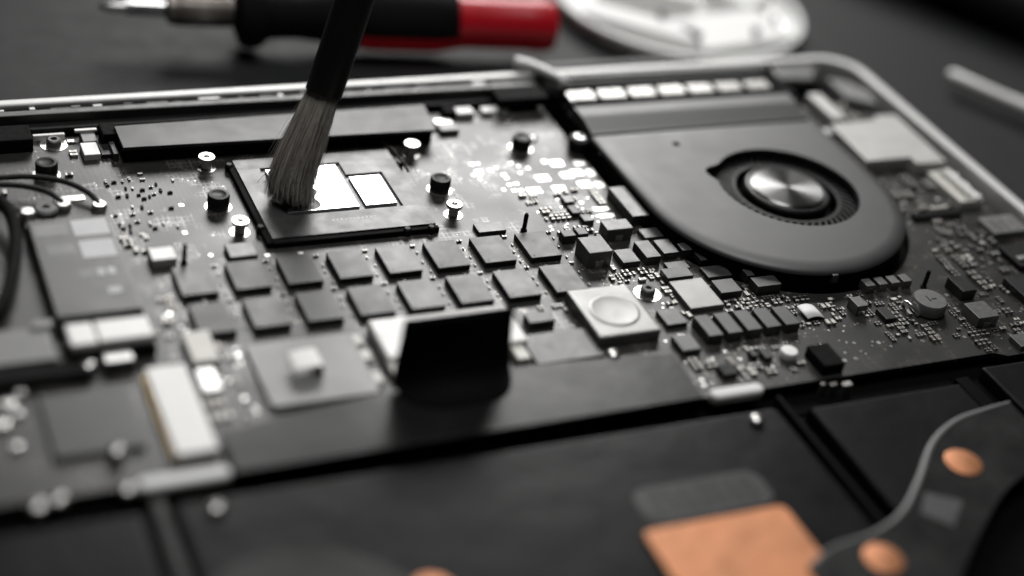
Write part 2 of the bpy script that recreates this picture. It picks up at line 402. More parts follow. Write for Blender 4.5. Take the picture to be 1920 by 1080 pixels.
for k in range(11):
    sub(box('print_mark', 37+k*.95, 10.9, 37.55+k*.95, 11.6+random.choice([0, .2]), 1.621, 1.628, M_print, None, 0), pr)

# generic soldered parts: (name, x0, y0, x1, y1, height, material)
I, N_, T_ = M_chip, M_nickel, M_chipl
for nm, x0, y0, x1, y1, h, m in [
    ('power_inductor', 104.0, 0.0, 108.3, 12.7, 2.7, T_), ('power_inductor', 86.2, -13.8, 91.9, -7.6, 4.0, M_ind),
    ('power_inductor', 95.3, -4.7, 101.7, -.8, 3.0, M_ind),
    ('shielded_chip', 101.3, -33.2, 109.5, -23.0, 1.2, M_choke), ('chip', 67.6, 2.3, 74.1, 5.9, .9, T_),
    ('chip', 85.1, -4.0, 88.1, -1.5, 2.0, I), ('chip', 89.1, -3.2, 91.6, -.5, 1.6, I), ('chip', 92.5, 10.8, 94.9, 13.6, .9, T_),
    ('chip', 92.0, 5.9, 94.0, 9.2, 1.1, I), ('chip', 93.3, 2.4, 95.8, 5.1, 1.1, T_),
    ('chip', 109.5, -14.0, 111.9, -11.1, 2.2, T_), ('chip', 112.5, -17.2, 114.2, -13.4, 1.4, T_),
    ('chip', 119.4, -25.7, 121.2, -23.1, 2.2, T_),
    ('chip', 93.6, -37.3, 98.4, -32.0, 1.0, T_), ('chip', 92.3, -46.4, 96.6, -41.1, 1.3, T_), ('chip', 61.2, -43.8, 75.8, -34.5, .9, T_),
    ('chip', 64.5, -32.0, 70.2, -28.8, 1.8, T_), ('chip', 108.6, -52.0, 110.3, -49.2, 1.2, I), ('chip', 106.2, -50.8, 107.5, -48.8, 1.2, I),
    ('chip', 97.0, -55.2, 100.2, -51.8, 1.2, M_black), ('chip', 143.3, -45.2, 146.1, -41.1, 1.2, I),
    ('power_inductor', 163.6, -50.8, 169.2, -45.1, 2.6, M_ind), ('chip', 166.5, -41.1, 170.4, -35.1, 2.6, I),
    ('chip', 168.4, -60.2, 173.0, -56.0, 1.2, M_ind), ('chip', 181.2, -45.2, 190, -37.2, 2.0, I),
    ('chip', 12.4, 1.6, 18.2, 6.6, 1.3, T_), ('chip', -3.1, 2.6, 1.8, 6.9, 1.8, M_white),
    ('chip', -7.4, 51.0, -4.3, 55.4, 1.4, M_ind), ('chip', -8.2, 45.3, -4.7, 50.6, 1.4, M_white), ('chip', -4.4, 45.6, -1.9, 50.2, 1.0, I),
    ('chip', 75.4, 45.4, 80.1, 48.9, 1.2, M_ind), ('chip', 118.4, -58.4, 123.5, -51.5, 2.5, M_blackm),
    ('chip', 138.1, -41.2, 140.9, -37.7, 2.4, M_ind), ('chip', 79.0, 52.2, 82.0, 55.6, 2.2, M_blackm)]:
    o = box(nm, x0, y0, x1, y1, .05, .05+h, m, bd, .16 if h > 1 else .10); occ(x0, y0, x1, y1)
    if m is M_ind and h > 2:
        e = box('terminal', (x0+x1)/2-.9, y0-.06, (x0+x1)/2+.9, y0+.3, .02, h*.45, M_tin, None, .05); sub(e, o)
# tantalum capacitors: moulded body with tinned end plates
for x0, y0, x1, y1, h in [(104.3, -6.3, 109.0, -2.6, 1.0), (100.0, -15.0, 103.6, -8.5, 2.0), (105.0, -13.8, 108.8, -8.4, 1.7), (94.4, -15.0, 98.6, -9.9, 1.3),
        (101.3, -22.6, 107.7, -19.0, 1.6), (104.0, -18.6, 109.2, -15.8, .8), (111.3, -23.1, 117.3, -19.0, .9), (110.6, -29.9, 115.8, -25.1, 1.6),
        (119.4, -30.2, 125.4, -26.6, 2.3), (99.5, -44.1, 102.8, -37.0, 2.2), (104.2, -44.0, 107.6, -37.0, 2.2), (108.9, -43.9, 112.4, -37.1, 2.2),
        (113.6, -43.8, 117.1, -37.2, 2.2), (118.3, -43.8, 121.8, -37.4, 2.2)]:
    o = box('tantalum_capacitor', x0, y0, x1, y1, .1, .1+h, M_chipl, bd, .12); occ(x0, y0, x1, y1)
    for yy in (y0-.05, y1-.15):
        sub(box('terminal', (x0+x1)/2-.7, yy, (x0+x1)/2+.7, yy+.2, .03, .1+h*.55, M_alud, None, .04), o)
# big square inductor with a round boss pressed in its lid
o = box('choke', 76.1, -40.4, 90.2, -23.9, .05, 2.65, M_choke, bd, .5, 3); occ(76, -40.5, 90.3, -23.8)
sub(lathe('choke_core', [(5.4, 0), (5.4, .16), (5.0, .30), (4.6, .22), (2.0, .14), (.02, .12)], (83.2, -32.4, 2.6), M_choke, None, 40), o)
# four coupled capacitors with copper ends
for x in (145.4, 148.8, 152.1, 155.4):
    o = box('capacitor', x, -34.2, x+2.3, -31.4, .05, 2.0, M_ind, bd, .15); occ(x, -34.2, x+2.3, -31.4)
    sub(box('terminal', x+.2, -34.28, x+2.1, -33.6, .03, 1.3, M_bronze, None, .05), o)
# round choke
rc = lathe('round_choke', [(3.2, 0), (3.9, .3), (3.9, 2.5), (3.6, 2.95), (.02, 3.0)], (156.3, -42.4, .05), M_ind, bd, 40); occ(152, -46.5, 160.5, -38)
sub(box('print_mark', 155.6, -43.4, 155.95, -41.4, 3.055, 3.07, M_black, None, 0), rc); sub(box('print_mark', 156.4, -42.9, 157.7, -42.5, 3.055, 3.07, M_black, None, 0), rc)
sub(tube('coil_lead', smooth_path([(152.0, -39.5, .4), (150.9, -41.0, 1.9), (151.2, -42.8, 2.1), (152.6, -44.4, .4)], 6), .45, M_tin, None, 8, (151, -42, 1)), rc)
# curved metal contact clips
def clip_mesh(wx, wy, h, mat):
    bm = bmesh.new(); n = 10; top = []; bot = []
    for k in range(n+1):
        t = k/n; x = -wx/2 + wx*t; z = h*math.sin(math.pi*min(1, .18+t*.82))**.8
        top.append([bm.verts.new((x, y, z+.18)) for y in (-wy/2, wy/2)]); bot.append([bm.verts.new((x, y, z)) for y in (-wy/2, wy/2)])
    for k in range(n):
        bm.faces.new((top[k][0], top[k+1][0], top[k+1][1], top[k][1])); bm.faces.new((bot[k][0], bot[k][1], bot[k+1][1], bot[k+1][0]))
        for s in (0, 1): bm.faces.new((top[k][s], bot[k][s], bot[k+1][s], top[k+1][s]))
    bm.faces.new((top[0][0], top[0][1], bot[0][1], bot[0][0])); bm.faces.new((top[n][0], bot[n][0], bot[n][1], top[n][1]))
    return finish(bm, 'clip', mat, True)
link('contact_clip', clip_mesh(4.6, 4.6, .9, M_foam), bd, (128.2, -38.6, .06)); occ(125.8, -41, 130.6, -36)
lathe('test_button', [(1.9, 0), (1.9, 1.2), (1.7, 1.6), (.02, 1.65)], (114.7, -51.0, .05), M_white, bd, 20); occ(112.5, -53, 117, -49)
# shielded flat module carrying the small sprung clip
mod = prism('shield_can', rrect(7.4, -45.6, 28.4, -26.8, 1.2, 4), .05, 1.0, M_can, bd, .2, loc=(18, -36, .05)); occ(7, -46, 29, -26)
def tab_mesh():
    bm = bmesh.new(); P = smooth_path([(-2.7, 0, 1.7), (-2.2, 0, 2.15), (0, 0, 2.4), (2.2, 0, 2.45), (2.7, 0, 2.1), (2.75, 0, .02)], 4); rows = []
    for i, p in enumerate(P):
        t = (P[min(i+1, len(P)-1)]-P[max(i-1, 0)]).normalized(); nn = Vector((-t.z, 0, t.x))*.22
        rows.append([bm.verts.new(q) for q in (p+Vector((0, -2.7, 0)), p+Vector((0, 2.7, 0)), p+Vector((0, 2.7, 0))+nn, p+Vector((0, -2.7, 0))+nn)])
    for a, b in zip(rows, rows[1:]):
        for k in range(4): bm.faces.new((a[k], a[(k+1) % 4], b[(k+1) % 4], b[k]))
    bm.faces.new(rows[0]); bm.faces.new(rows[-1][::-1])
    return finish(bm, 'tab', M_white)
sub(link('sprung_clip', tab_mesh(), None, (16.2, -36.2, 1.02)), mod)
# battery connector: white nylon body behind the black flap
wc = box('battery_connector', 32.2, -38.0, 61.5, -25.6, .05, 2.5, M_white, bd, .5); occ(32, -42, 63, -25)
box('battery_connector', 32.0, -42.2, 36.0, -37.4, .05, 1.6, M_cream, bd, .4)
box('battery_connector', 57.5, -42.4, 60.4, -37.6, .05, 1.6, M_cream, bd, .4)
for y in (-29.0, -34.0, -41.0): box('capacitor', 28.2, y-1.7, 30.0, y+1.7, .05, .9, M_cream, bd, .15)
# left-hand connectors
box('connector', -3.2, -31.0, 1.9, -21.6, .05, 1.7, M_cream, bd, .3); occ(-3.5, -31.2, 2, -21.5)
box('connector', -3.3, -38.8, .2, -32.0, .05, 1.0, M_nickel, bd, .2); occ(-3.5, -39, .3, -32)
box('connector', -18.8, -29.2, -13.4, -24.9, .05, 1.9, M_black, bd, .2); box('connector', -18.6, -28.4, -13.6, -25.5, 1.96, 2.3, M_nickel, bd, .15)
wt = box('storage_connector', -12.3, -55.6, -4.9, -31.2, .05, 2.1, M_white, bd, .35); occ(-14, -56, -4, -31)
for k in range(22): sub(box('contact', -12.9, -54.9+k*1.06, -12.2, -54.35+k*1.06, .05, .9, M_gold, None, 0), wt)
box('chip', -31.5, -50.8, -16.2, -34.0, .05, .95, M_chip, bd, .12); occ(-32, -51, -16, -34)
box('connector', -60, -25.6, -26.6, -15.5, .05, 2.2, M_grey, bd, .3)
box('connector', -60, -30.5, -21.5, -26.2, .05, 2.0, M_blackm, bd, .3); occ(-60, -31, -21, -13)
box('chip', -29.6, -16.5, -25.8, -14.3, 2.3, 2.8, M_ind, bd, .2)
for x, y in [(-21.5, -51.9), (-21.6, -27.9), (77.3, -44.6)]: link('screw', screw_me, bd, (x, y, .9 if x > 0 else 1.0))
for x, y, s in [(-36.6, -34.5, 2.4), (-34, -31.6, 1.8), (-38.6, -39.7, 2.6), (-35.5, -37.5, 1.5), (-37, -46, 1.6)]:
    box('capacitor', x-s/2, y-s/3, x+s/2, y+s/3, .05, .9, M_tin, bd, .2)
# port shields and connectors on the right-hand side
prism('port_shield', [(177.4, 13.7), (190.8, 13.7), (190.8, 10.6), (199.6, 10.2), (200.6, 34.8), (194.0, 34.8), (193.6, 33.0), (178.4, 32.2)],   .05, 3.0, M_sheet, bd, .25, loc=(188, 22, .05)); occ(177, 10, 201, 35)
box('port_connector', 181.0, 34.6, 185.4, 48.4, .05, 3.2, M_sheet, bd, .9, 4); occ(180, 34, 186, 49)
rbc = box('ribbon_connector', 192.4, -6.2, 199.2, 8.0, .05, 1.9, M_cream, bd, .2); occ(192, -6.5, 199.5, 8.2)
for k in range(12): sub(box('contact', 194.2, -5.6+k*1.1, 196.6, -5.1+k*1.1, 1.93, 2.1, M_tin, None, 0), rbc)
sub(box('latch', 196.9, -6.0, 198.6, 7.8, 1.96, 2.5, M_white, None, .15), rbc)
gcn = box('ribbon_connector', 192.0, -20.4, 202.2, -13.4, .05, 1.9, M_grey, bd, .2); occ(192, -21, 202, -13)
for k in range(9): sub(box('contact', 192.8+k*1.0, -19.8, 193.3+k*1.0, -14.4, 1.93, 2.05, M_tin, None, 0), gcn)
for y in (6.6, 2.0, -3.2): box('solder_tab', 200.0, y-.8, 201.2, y+.8, .05, 1.4, M_tin, bd, .3)
box('connector', 176.5, -9.6, 190.5, -7.6, .05, 1.0, M_blackm, bd, .1); occ(176, -10, 191, -7)
box('connector', 189.5, -33.5, 201, -25.0, .05, 1.6, M_black, bd, .2); occ(189, -34, 201, -24.5)
box('connector', 190.5, -31.5, 201, -30.0, 1.66, 2.0, M_nickel, bd, .1)
box('solder_tab', 173.9, -6.5, 175.8, -1.5, .05, 1.2, M_tin, bd, .3)
# back edge connectors and washers
box('connector', 82.3, 52.4, 86.9, 55.6, .05, 1.5, M_white, bd, .2); box('connector', 89.4, 52.8, 94.0, 55.4, .05, 1.3, M_white, bd, .2)
box('connector', 75.6, 49.3, 80.0, 51.6, .05, .9, M_tin, bd, .2); occ(75, 45, 97, 56)
box('connector', -17.4, 54.9, -10.6, 55.8, .05, 1.4, M_white, bd, .2); box('connector', -8.4, 55.0, -3.6, 55.9, 1.5, 2.0, M_white, bd, .1)
box('connector', -10.4, 52.9, -8.6, 54.0, .05, .5, M_tin, bd, .1)
# standoffs: tinned pad, post, collar
washer = lathe_mesh([(1.3, 0), (2.15, 0), (2.15, .10), (1.3, .10)], M_tin, 28, 'washer')
nut = lathe_mesh([(1.15, 0), (1.15, 2.1), (1.75, 2.15), (1.85, 2.5), (1.75, 2.9), (.75, 2.9), (.7, 2.3), (.02, 2.3)], M_tin, 24, 'standoff')
for x, y in [(16.9, 38.6), (64.9, 37.8), (65.1, 11.3), (17.3, 12.3)]:
    o = link('standoff', nut, bd, (x, y, .11)); occ(x-2.4, y-2.4, x+2.4, y+2.4)
    sub(link('solder_ring', washer, None, (x, y, .02)), o)
post = lathe_mesh([(2.2, 0), (2.35, .6), (2.35, 2.9), (2.15, 3.2), (1.6, 3.22), (1.35, 3.05), (.02, 3.05)], M_black, 28, 'post')
ring2 = lathe_mesh([(1.9, 0), (2.9, 0), (2.9, .09), (1.9, .09)], M_tin, 30, 'ring')
for x, y in [(-17.0, 40.6), (15.4, 22.6), (65.9, 21.8), (92.6, 36.8)]:
    o = link('rubber_post', post, bd, (x, y, .10)); occ(x-3.2, y-3.2, x+3.2, y+3.2)
    sub(link('solder_ring', ring2, None, (x, y, .01)), o)
ring3 = lathe_mesh([(1.7, 0), (3.0, 0), (3.0, .08), (1.7, .08)], M_tin, 30, 'ring')
scr2 = lathe_mesh([(1.6, 0), (1.6, 1.2), (1.3, 1.45), (.7, 1.45), (.6, 1.0), (.02, 1.0)], M_alud, 20, 'screw')
for x, y in [(-13.3, 53.0), (94.5, 52.2), (95.4, -24.8)]:
    o = link('screw', scr2, bd, (x, y, .10)); occ(x-3.4, y-3.4, x+3.4, y+3.4)
    sub(link('solder_ring', ring3, None, (x, y, .01)), o)
lathe('solder_bump', [(1.1, 0), (1.0, .45), (.6, .75), (.02, .85)], (97.6, 40.4, .02), M_tin, bd, 16)
# upright black pins
for x, y in [(78.4, 2.4), (3.3, 2.9), (160.9, -34.8)]:
    lathe('pin', [(.75, 0), (.75, .5), (.5, .7), (.5, 4.2), (.38, 4.6), (.02, 4.6)], (x, y, .03), M_blackm, bd, 12); occ(x-1, y-1, x+1, y+1)

# tinned pads seen bare on the board
def pad(x, y, sx, sy): 
    box('solder_pad', x-sx/2, y-sy/2, x+sx/2, y+sy/2, .012, .07, M_tin, bd, .02, 1); occ(x-sx/2, y-sy/2, x+sx/2, y+sy/2, .1)
for x, y, sx, sy in [(98.6, 28.9, 3.2, 2.6), (104.4, 28.4, 2.8, 2.4), (92.3, 23.0, 3.4, 2.6), (98.8, 23.4, 3.0, 2.4), (101.8, 24.1, 3.0, 2.4), (101.3, 18.9, 3.0, 2.6),
        (88.0, 18.1, 3.4, 2.4), (94.3, 18.1, 3.2, 2.2), (105.3, 23.6, 2.0, 3.0), (105.0, 18.2, 2.2, 2.4), (100.5, 8.2, 4.0, 1.5), (100.5, 5.3, 4.0, 1.5), (95.9, 30.1, 1.2, 1.4)]:
    pad(x, y, sx, sy)
for x, y in [(77.8, 31.4), (79.3, 31.5), (77.6, 28.3), (78.6, 28.2), (76.5, 26.8), (78.0, 26.6), (77.2, 24.8), (81.1, 28.1), (83.0, 29.0), (87.4, 30.5), (88.7, 29.0),
        (87.8, 26.0), (83.6, 25.8), (83.7, 24.3), (90.6, 27.7), (83.1, 21.4), (84.9, 21.6), (80.9, 19.6), (83.3, 18.9), (84.9, 18.7), (27.5, 2.6), (20.6, 3.0), (9.3, 5.0), (19.6, 17.4), (8.0, 24.5), (6.2, 14)]:
    pad(x, y, random.uniform(.7, 1.2), random.uniform(.7, 1.1))

# small chip resistors and capacitors: body with tinned ends, three stock sizes
def smd_mesh(l, wd, h, body):
    k = ('smd', l, wd, h, body.name)
    if k in CACHE: return CACHE[k]
    bm = bmesh.new(); e = l*.24
    for i, (a, b, g) in enumerate([(-l/2, -l/2+e, .0), (-l/2+e, l/2-e, -.03), (l/2-e, l/2, .0)]):
        r = bmesh.ops.create_cube(bm, size=1)['verts']
        bmesh.ops.scale(bm, vec=(b-a, wd+g, h+g), verts=r); bmesh.ops.translate(bm, vec=((a+b)/2, 0, (h+g)/2), verts=r)
        for f in {f for v in r for f in v.link_faces}: f.material_index = 0 if i == 1 else 1
    CACHE[k] = finish(bm, 'chip_component', [body, M_black if body is M_blackm else M_dulltin]); return CACHE[k]
BODY = [M_black, M_chipl, M_bronze, M_cream, M_ind]
NS = [0]
def smd(x, y, size, rot, body, force=False):
    l, wd, h = size
    hx, hy = (l/2, wd/2) if rot == 0 else (wd/2, l/2); r = wd*.5
    if not force and (not free2(x, y, hx, hy) or not in_board(x, y)): return False
    nm = 'resistor' if body in (M_black, M_blackm) else 'ceramic_capacitor'
    link(nm, smd_mesh(l, wd, h, body), bd, (x, y, .02), R(rot)); occ(x-hx, y-hy, x+hx, y+hy, .08); NS[0] += 1
    return True
S1, S2, S3 = (1.0, .55, .4), (1.6, .85, .6), (2.2, 1.3, .9)
for x, y in [(-5.6, 35.8), (-5.5, 34.3), (-3.9, 35.4), (-2.1, 35.5), (-.5, 36.2), (2.2, 37.9), (2.2, 35.6), (-2.0, 32.6), (-.6, 32.4), (1.3, 31.5), (3.3, 32.3), (4.6, 33.3), (5.0, 30.7),
        (3.3, 29.5), (.1, 29.6), (.9, 28.0), (2.2, 28.7), (-4.2, 29.5), (-2.3, 29.7), (-2.2, 25.2), (-.3, 24.7), (-2.8, 22.3), (1.0, 22.5), (-6.3, 22.3), (-2.4, 19.4), (0, 18.2),
        (.6, 16.4), (2.6, 17.8), (5.3, 16.3), (-6.2, 18.9), (-5.7, 17.3), (-4.2, 18.1), (-4.5, 16.0), (-2.5, 14.5), (8.5, 34.4), (6.8, 29.6), (5.6, 23.5)]:
    smd(x, y, random.choice([(.8, .45, .35), S1, S1]), random.choice([0, 90]), random.choice([M_black, M_blackm, M_blackm, M_cream]), True)
def scatter(x0, y0, x1, y1, n, sizes, bodies):
    t = c = 0                              # parts stand in short aligned rows, as they are placed on a real board
    while c < n and t < n*12:
        t += 1
        sz = random.choice(sizes); rot = random.choice([0, 90]); bd_ = random.choice(bodies)
        x = round(random.uniform(x0, x1)*2)/2; y = round(random.uniform(y0, y1)*2)/2
        step = sz[1]*1.55; k = random.choice([1, 2, 2, 3, 4])
        for q in range(k):
            xx, yy = (x, y+q*step) if rot == 0 else (x+q*step, y)
            if xx < x1 and yy < y1 and smd(xx, yy, sz, rot, bd_): c += 1
scatter(176, -30, 191, 9, 56, [S2, S3, S2, S1], BODY)
scatter(172, -45, 189, -20, 44, [S1, S2, S3], BODY)
scatter(189, -60, 201, -34, 20, [S1, S2, S3], BODY)
scatter(186.5, 36, 192, 46, 10, [S3, S2], BODY)
scatter(122, -43, 144, -33, 44, [S1, S2], [M_black, M_chipl, M_cream])
scatter(141, -53, 163, -37, 52, [S1, S2], BODY)
scatter(160, -59, 182, -44, 40, [S1, S2], BODY)
scatter(92, -57, 118, -46.5, 34, [S1, S2], BODY)
scatter(96, -36, 101, -16, 16, [S1, S2], [M_cream, M_black])
scatter(108, -36, 128, -24, 30, [S1, S2], [M_black, M_cream, M_chipl])
scatter(84, -3, 103, 17, 44, [S1, S2], [M_black, M_cream, M_bronze])
scatter(90, -22, 101, -14, 12, [S1, S2], [M_black, M_cream])
scatter(70, -28, 77, -23.5, 6, [S1], [M_cream, M_black])
scatter(-8, -47, 7, -8, 34, [S1, S2], [M_cream, M_black, M_bronze])
scatter(-8, 3, 3, 14, 10, [S1, S2], [M_cream, M_cream, M_black])
scatter(-29, 30, -6, 50, 12, [S1, S2], [M_black, M_cream])
def glints(x0, y0, x1, y1, n):
    c = t = 0
    while c < n and t < n*10:
        t += 1; x = random.uniform(x0, x1); y = random.uniform(y0, y1); q = random.choice([.5, .6, .9])
        if free2(x, y, q/2, q/2) and in_board(x, y): pad(x, y, q, q); c += 1
for a in [(120, -56, 180, -34, 46), (174, -32, 190, 8, 26), (90, -56, 122, -24, 30), (-7, -46, 7, -12, 14), (84, -4, 104, 16, 16)]: glints(*a)
for c_ in range(8):                       # decoupling parts in the lanes between memory chips
    for yy in (.9, -11.2):
        smd(c_*10.7+8.9, yy, S1, 0, random.choice([M_black, M_cream]), True)
    for k in range(3):
        smd(c_*10.7+8.95+random.uniform(-.5, .5), -2-k*3.2+random.uniform(-.6, .6), (.6, .35, .3), 90, random.choice([M_black, M_cream, M_bronze]))
        smd(c_*10.7+8.95+random.uniform(-.5, .5), -14.5-k*2.7+random.uniform(-.6, .6), (.6, .35, .3), 90, random.choice([M_black, M_cream, M_bronze]))
    smd(c_*10.7+3+random.uniform(-1, 2.5), -11.2+random.uniform(-.3, .3), (.6, .35, .3), 0, random.choice([M_black, M_cream]))

# ------------------------------------------------------------------ things lying on / in the laptop
# long black bar clamped behind the processor
bar = thing('heat_pipe_bar', 'long flat black bar with grey satin top standing behind the processor', 'bar', (36, 48, 0))
prism('bar_top', [(-.4, 43.0), (72.2, 41.4), (73.6, 53.6), (-.4, 52.6)], 3.2, 4.0, M_satin, bar, .12, loc=(36, 48, 3.2))
prism('bar_body', [(.6, 43.8), (71.6, 42.2), (72.6, 53.0), (.4, 52.0)], .03, 3.18, M_blackm, bar, loc=(36, 48, .03))
box('side_clip', -2.2, 44.2, -1.0, 49.6, .04, 1.9, M_alud, bar, .2)
box('side_clip', -3.2, 50.2, .2, 55.6, .04, 3.4, M_blackm, bar, .2)

# cooling fan
fz0, fz1 = -2.6, 5.2
fan = thing('cooling_fan', 'grey laptop cooling fan with round inlet and silver hub', 'fan', (140.8, 1.4, fz0))
RF = 32.3
def fan_outline(r, back):
    pts = [(FC[0]+r*math.cos(R(a)), FC[1]+r*math.sin(R(a))) for a in range(0, -181, -4)]
    return pts + [(FC[0]-r, back), (FC[0]+r, back)]
HC = (147.0, 3.4)
def inlet(r=17.2, n=96):
    pts = []
    for k in range(n):
        a = 2*math.pi*k/n
        rr = r
        d = abs((math.degrees(a)-150+180) % 360-180)          # volute notch at the left
        if d < 16: rr = r + 2.6*math.cos(math.pi*d/32)**2
        pts.append((HC[0]-.6+rr*math.cos(a), HC[1]-.6+rr*math.sin(a)))
    return pts
def plate_with_hole(name, A, B, z0, z1, mat, parent, bev, bevin):
    # outer polygon A, hole B; bridged top, walls, rounded outer edge
    bm = bmesh.new()
    prof = [(0, z0), (0, z1-bev)] + [(2.6*bev*(1-math.cos(R(t))), z1-bev+bev*math.sin(R(t))) for t in (10, 20, 30, 40, 50, 60, 70, 80, 90)]
    c = Vector((sum(p[0] for p in A)/len(A), sum(p[1] for p in A)/len(A)))
    n = len(A); P = [Vector(p) for p in A]; nor = []
    for k in range(n):
        t1 = (P[k]-P[k-1]).normalized(); t2 = (P[(k+1) % n]-P[k]).normalized()
        n1 = Vector((-t1.y, t1.x)); n2 = Vector((-t2.y, t2.x)); m_ = (n1+n2).normalized(); m_ /= max(.4, m_.dot(n1))
        if m_.dot(c-P[k]) < 0: m_ = -m_
        nor.append(m_)
    rings = [[bm.verts.new((*(P[k]+nor[k]*off), z)) for k in range(n)] for off, z in prof]
    for a, b in zip(rings, rings[1:]):
        for k in range(n): bm.faces.new((a[k], a[(k+1) % n], b[(k+1) % n], b[k]))
    top = rings[-1]
    hb = [bm.verts.new((x, y, z1)) for x, y in B]; hb2 = [bm.verts.new((x, y, z1-bevin)) for x, y in B]
    m = len(B)
    for k in range(m): bm.faces.new((hb[k], hb[(k+1) % m], hb2[(k+1) % m], hb2[k]))
    es = [bm.edges.get((top[k], top[(k+1) % n])) for k in range(n)] + [bm.edges.get((hb[k], hb[(k+1) % m])) for k in range(m)]
    bmesh.ops.triangle_fill(bm, use_beauty=True, use_dissolve=False, edges=es)
    loc = LOC[parent.name]
    bmesh.ops.translate(bm, vec=-loc, verts=bm.verts)
    me = finish(bm, name, mat)
    for p in me.polygons: p.use_smooth = abs(p.normal.z) < .9995
    try: me.set_sharp_from_angle(angle=R(50))
    except Exception: pass
    return link(name, me, parent, loc)
plate_with_hole('cover_plate', fan_outline(RF, 33.0), inlet(), 3.5, fz1, M_fan, fan, 1.5, 1.2)
# duct: the plate ramps up to the exhaust
def duct():
    bm = bmesh.new(); xs = (FC[0]-RF+.6, FC[0]+RF-2.0)
    prof = [(33.1, 4.8), (34.2, 5.0), (38.6, 6.0), (39.6, 6.2), (43.8, 6.2), (44.6, 5.6), (44.7, 3.0)]
    v = [[bm.verts.new((x, y, z)) for y, z in prof] for x in xs]
    lo = [[bm.verts.new((x, y, 2.6)) for y, z in prof] for x in xs]
    for k in range(len(prof)-1):
        bm.faces.new((v[0][k], v[1][k], v[1][k+1], v[0][k+1]))
        for s in (0, 1): bm.faces.new((v[s][k], v[s][k+1], lo[s][k+1], lo[s][k]))
    bm.faces.new((v[0][0], v[1][0], lo[1][0], lo[0][0]))
    bmesh.ops.translate(bm, vec=-LOC[fan.name], verts=bm.verts)
    return link('duct', finish(bm, 'duct', M_fan), fan, LOC[fan.name])
duct()
# housing wall (black) and floor
bm_out = fan_outline(RF+.9, 46.0)
def wall_ring():
    A = fan_outline(RF-.25, 46.0); B = fan_outline(RF-1.2, 46.0)
    bm = bmesh.new(); n = len(A)
    va = [[bm.verts.new((x, y, z)) for x, y in P] for P, z in ((A, fz0), (A, 3.5), (B, 3.8), (B, fz0))]
    for a, b in zip(va, va[1:]):
        for k in range(n-1): bm.faces.new((a[k], a[k+1], b[k+1], b[k]))
        bm.faces.new((a[n-1], a[0], b[0], b[n-1]))
    bmesh.ops.translate(bm, vec=-LOC[fan.name], verts=bm.verts)
    return link('housing', finish(bm, 'housing', M_blackm), fan, LOC[fan.name])
wall_ring()
prism('housing_floor', fan_outline(RF-.3, 45.9), fz0, fz0+.5, M_fand, fan, loc=(140.8, 1.4, fz0))
# impeller
imp = lathe('impeller', [(10.4, 0), (10.4, 5.4), (10.0, 5.9), (9.5, 6.0), (9.3, 5.7), (.02, 5.7)], (HC[0], HC[1], fz0+.8), M_fand, fan, 56)
sub(lathe('hub_cap', [(9.0, 0), (8.95, .30), (8.5, .62), (8.2, .66), (.02, .66)], (HC[0], HC[1], fz0+.8+5.72), M_hub, None, 64), imp)
sub(lathe('axle_dot', [(.42, 0), (.42, .06), (.02, .06)], (HC[0], HC[1], fz0+.8+5.72+.67), M_black, None, 14), imp)
sub(lathe('blade_ring', [(12.2, 0), (12.3, .3), (13.2, .3), (13.4, 0)], (HC[0], HC[1], fz0+5.3), M_black, None, 56, closed=False), imp)
def blade_mesh():
    bm = bmesh.new(); n = 6; th = .28; prof = []
    for k in range(n+1):
        t = k/n; r = 12.8 + 8.6*t; a = R(-22*t)
        prof.append((r*math.cos(a), r*math.sin(a), a))
    rows = []
    for x, y, a in prof:
        nx, ny = -math.sin(a-.45), math.cos(a-.45)
        rows.append([bm.verts.new((x+nx*th*s, y+ny*th*s, z)) for s, z in ((-1, 0), (1, 0), (1, 4.5), (-1, 4.5))])
    for a, b in zip(rows, rows[1:]):
        for k in range(4): bm.faces.new((a[k], a[(k+1) % 4], b[(k+1) % 4], b[k]))
    bm.faces.new(rows[0]); bm.faces.new(rows[-1][::-1])
    return finish(bm, 'blade', M_fand)
bl = blade_mesh()
for k in range(47):
    o = bpy.data.objects.new('blade', bl); COL.objects.link(o); o.parent = imp; o.location = (0, 0, .25*S); o.rotation_euler.z = 2*math.pi*k/47
lathe('rivet', [(.95, 0), (.9, .12), (.02, .14)], (128.0, 25.1, fz1), M_blackm, fan, 16)
# mounting lugs with screws
for x, y, z in [(107.0, 34.6, -.2), (175.2, 28.5, -.4)]:
    lug = lathe('mounting_lug', [(2.7, 0), (2.7, 3.0), (2.3, 3.4), (.02, 3.4)], (x, y, z), M_black, fan, 20)
    sub(lathe('lug_screw', [(1.5, 0), (1.5, .35), (.7, .4), (.6, .1), (.02, .1)], (x, y, z+3.42), M_steel, None, 16), lug)
box('edge_tab', 137.5, -31.6, 139.0, -30.7, 2.0, 4.0, M_alud, fan, .2)
lathe('edge_tab', [(.8, 0), (.7, .5), (.02, .6)], (109.2, 27.0, 2.9), M_tin, fan, 10)

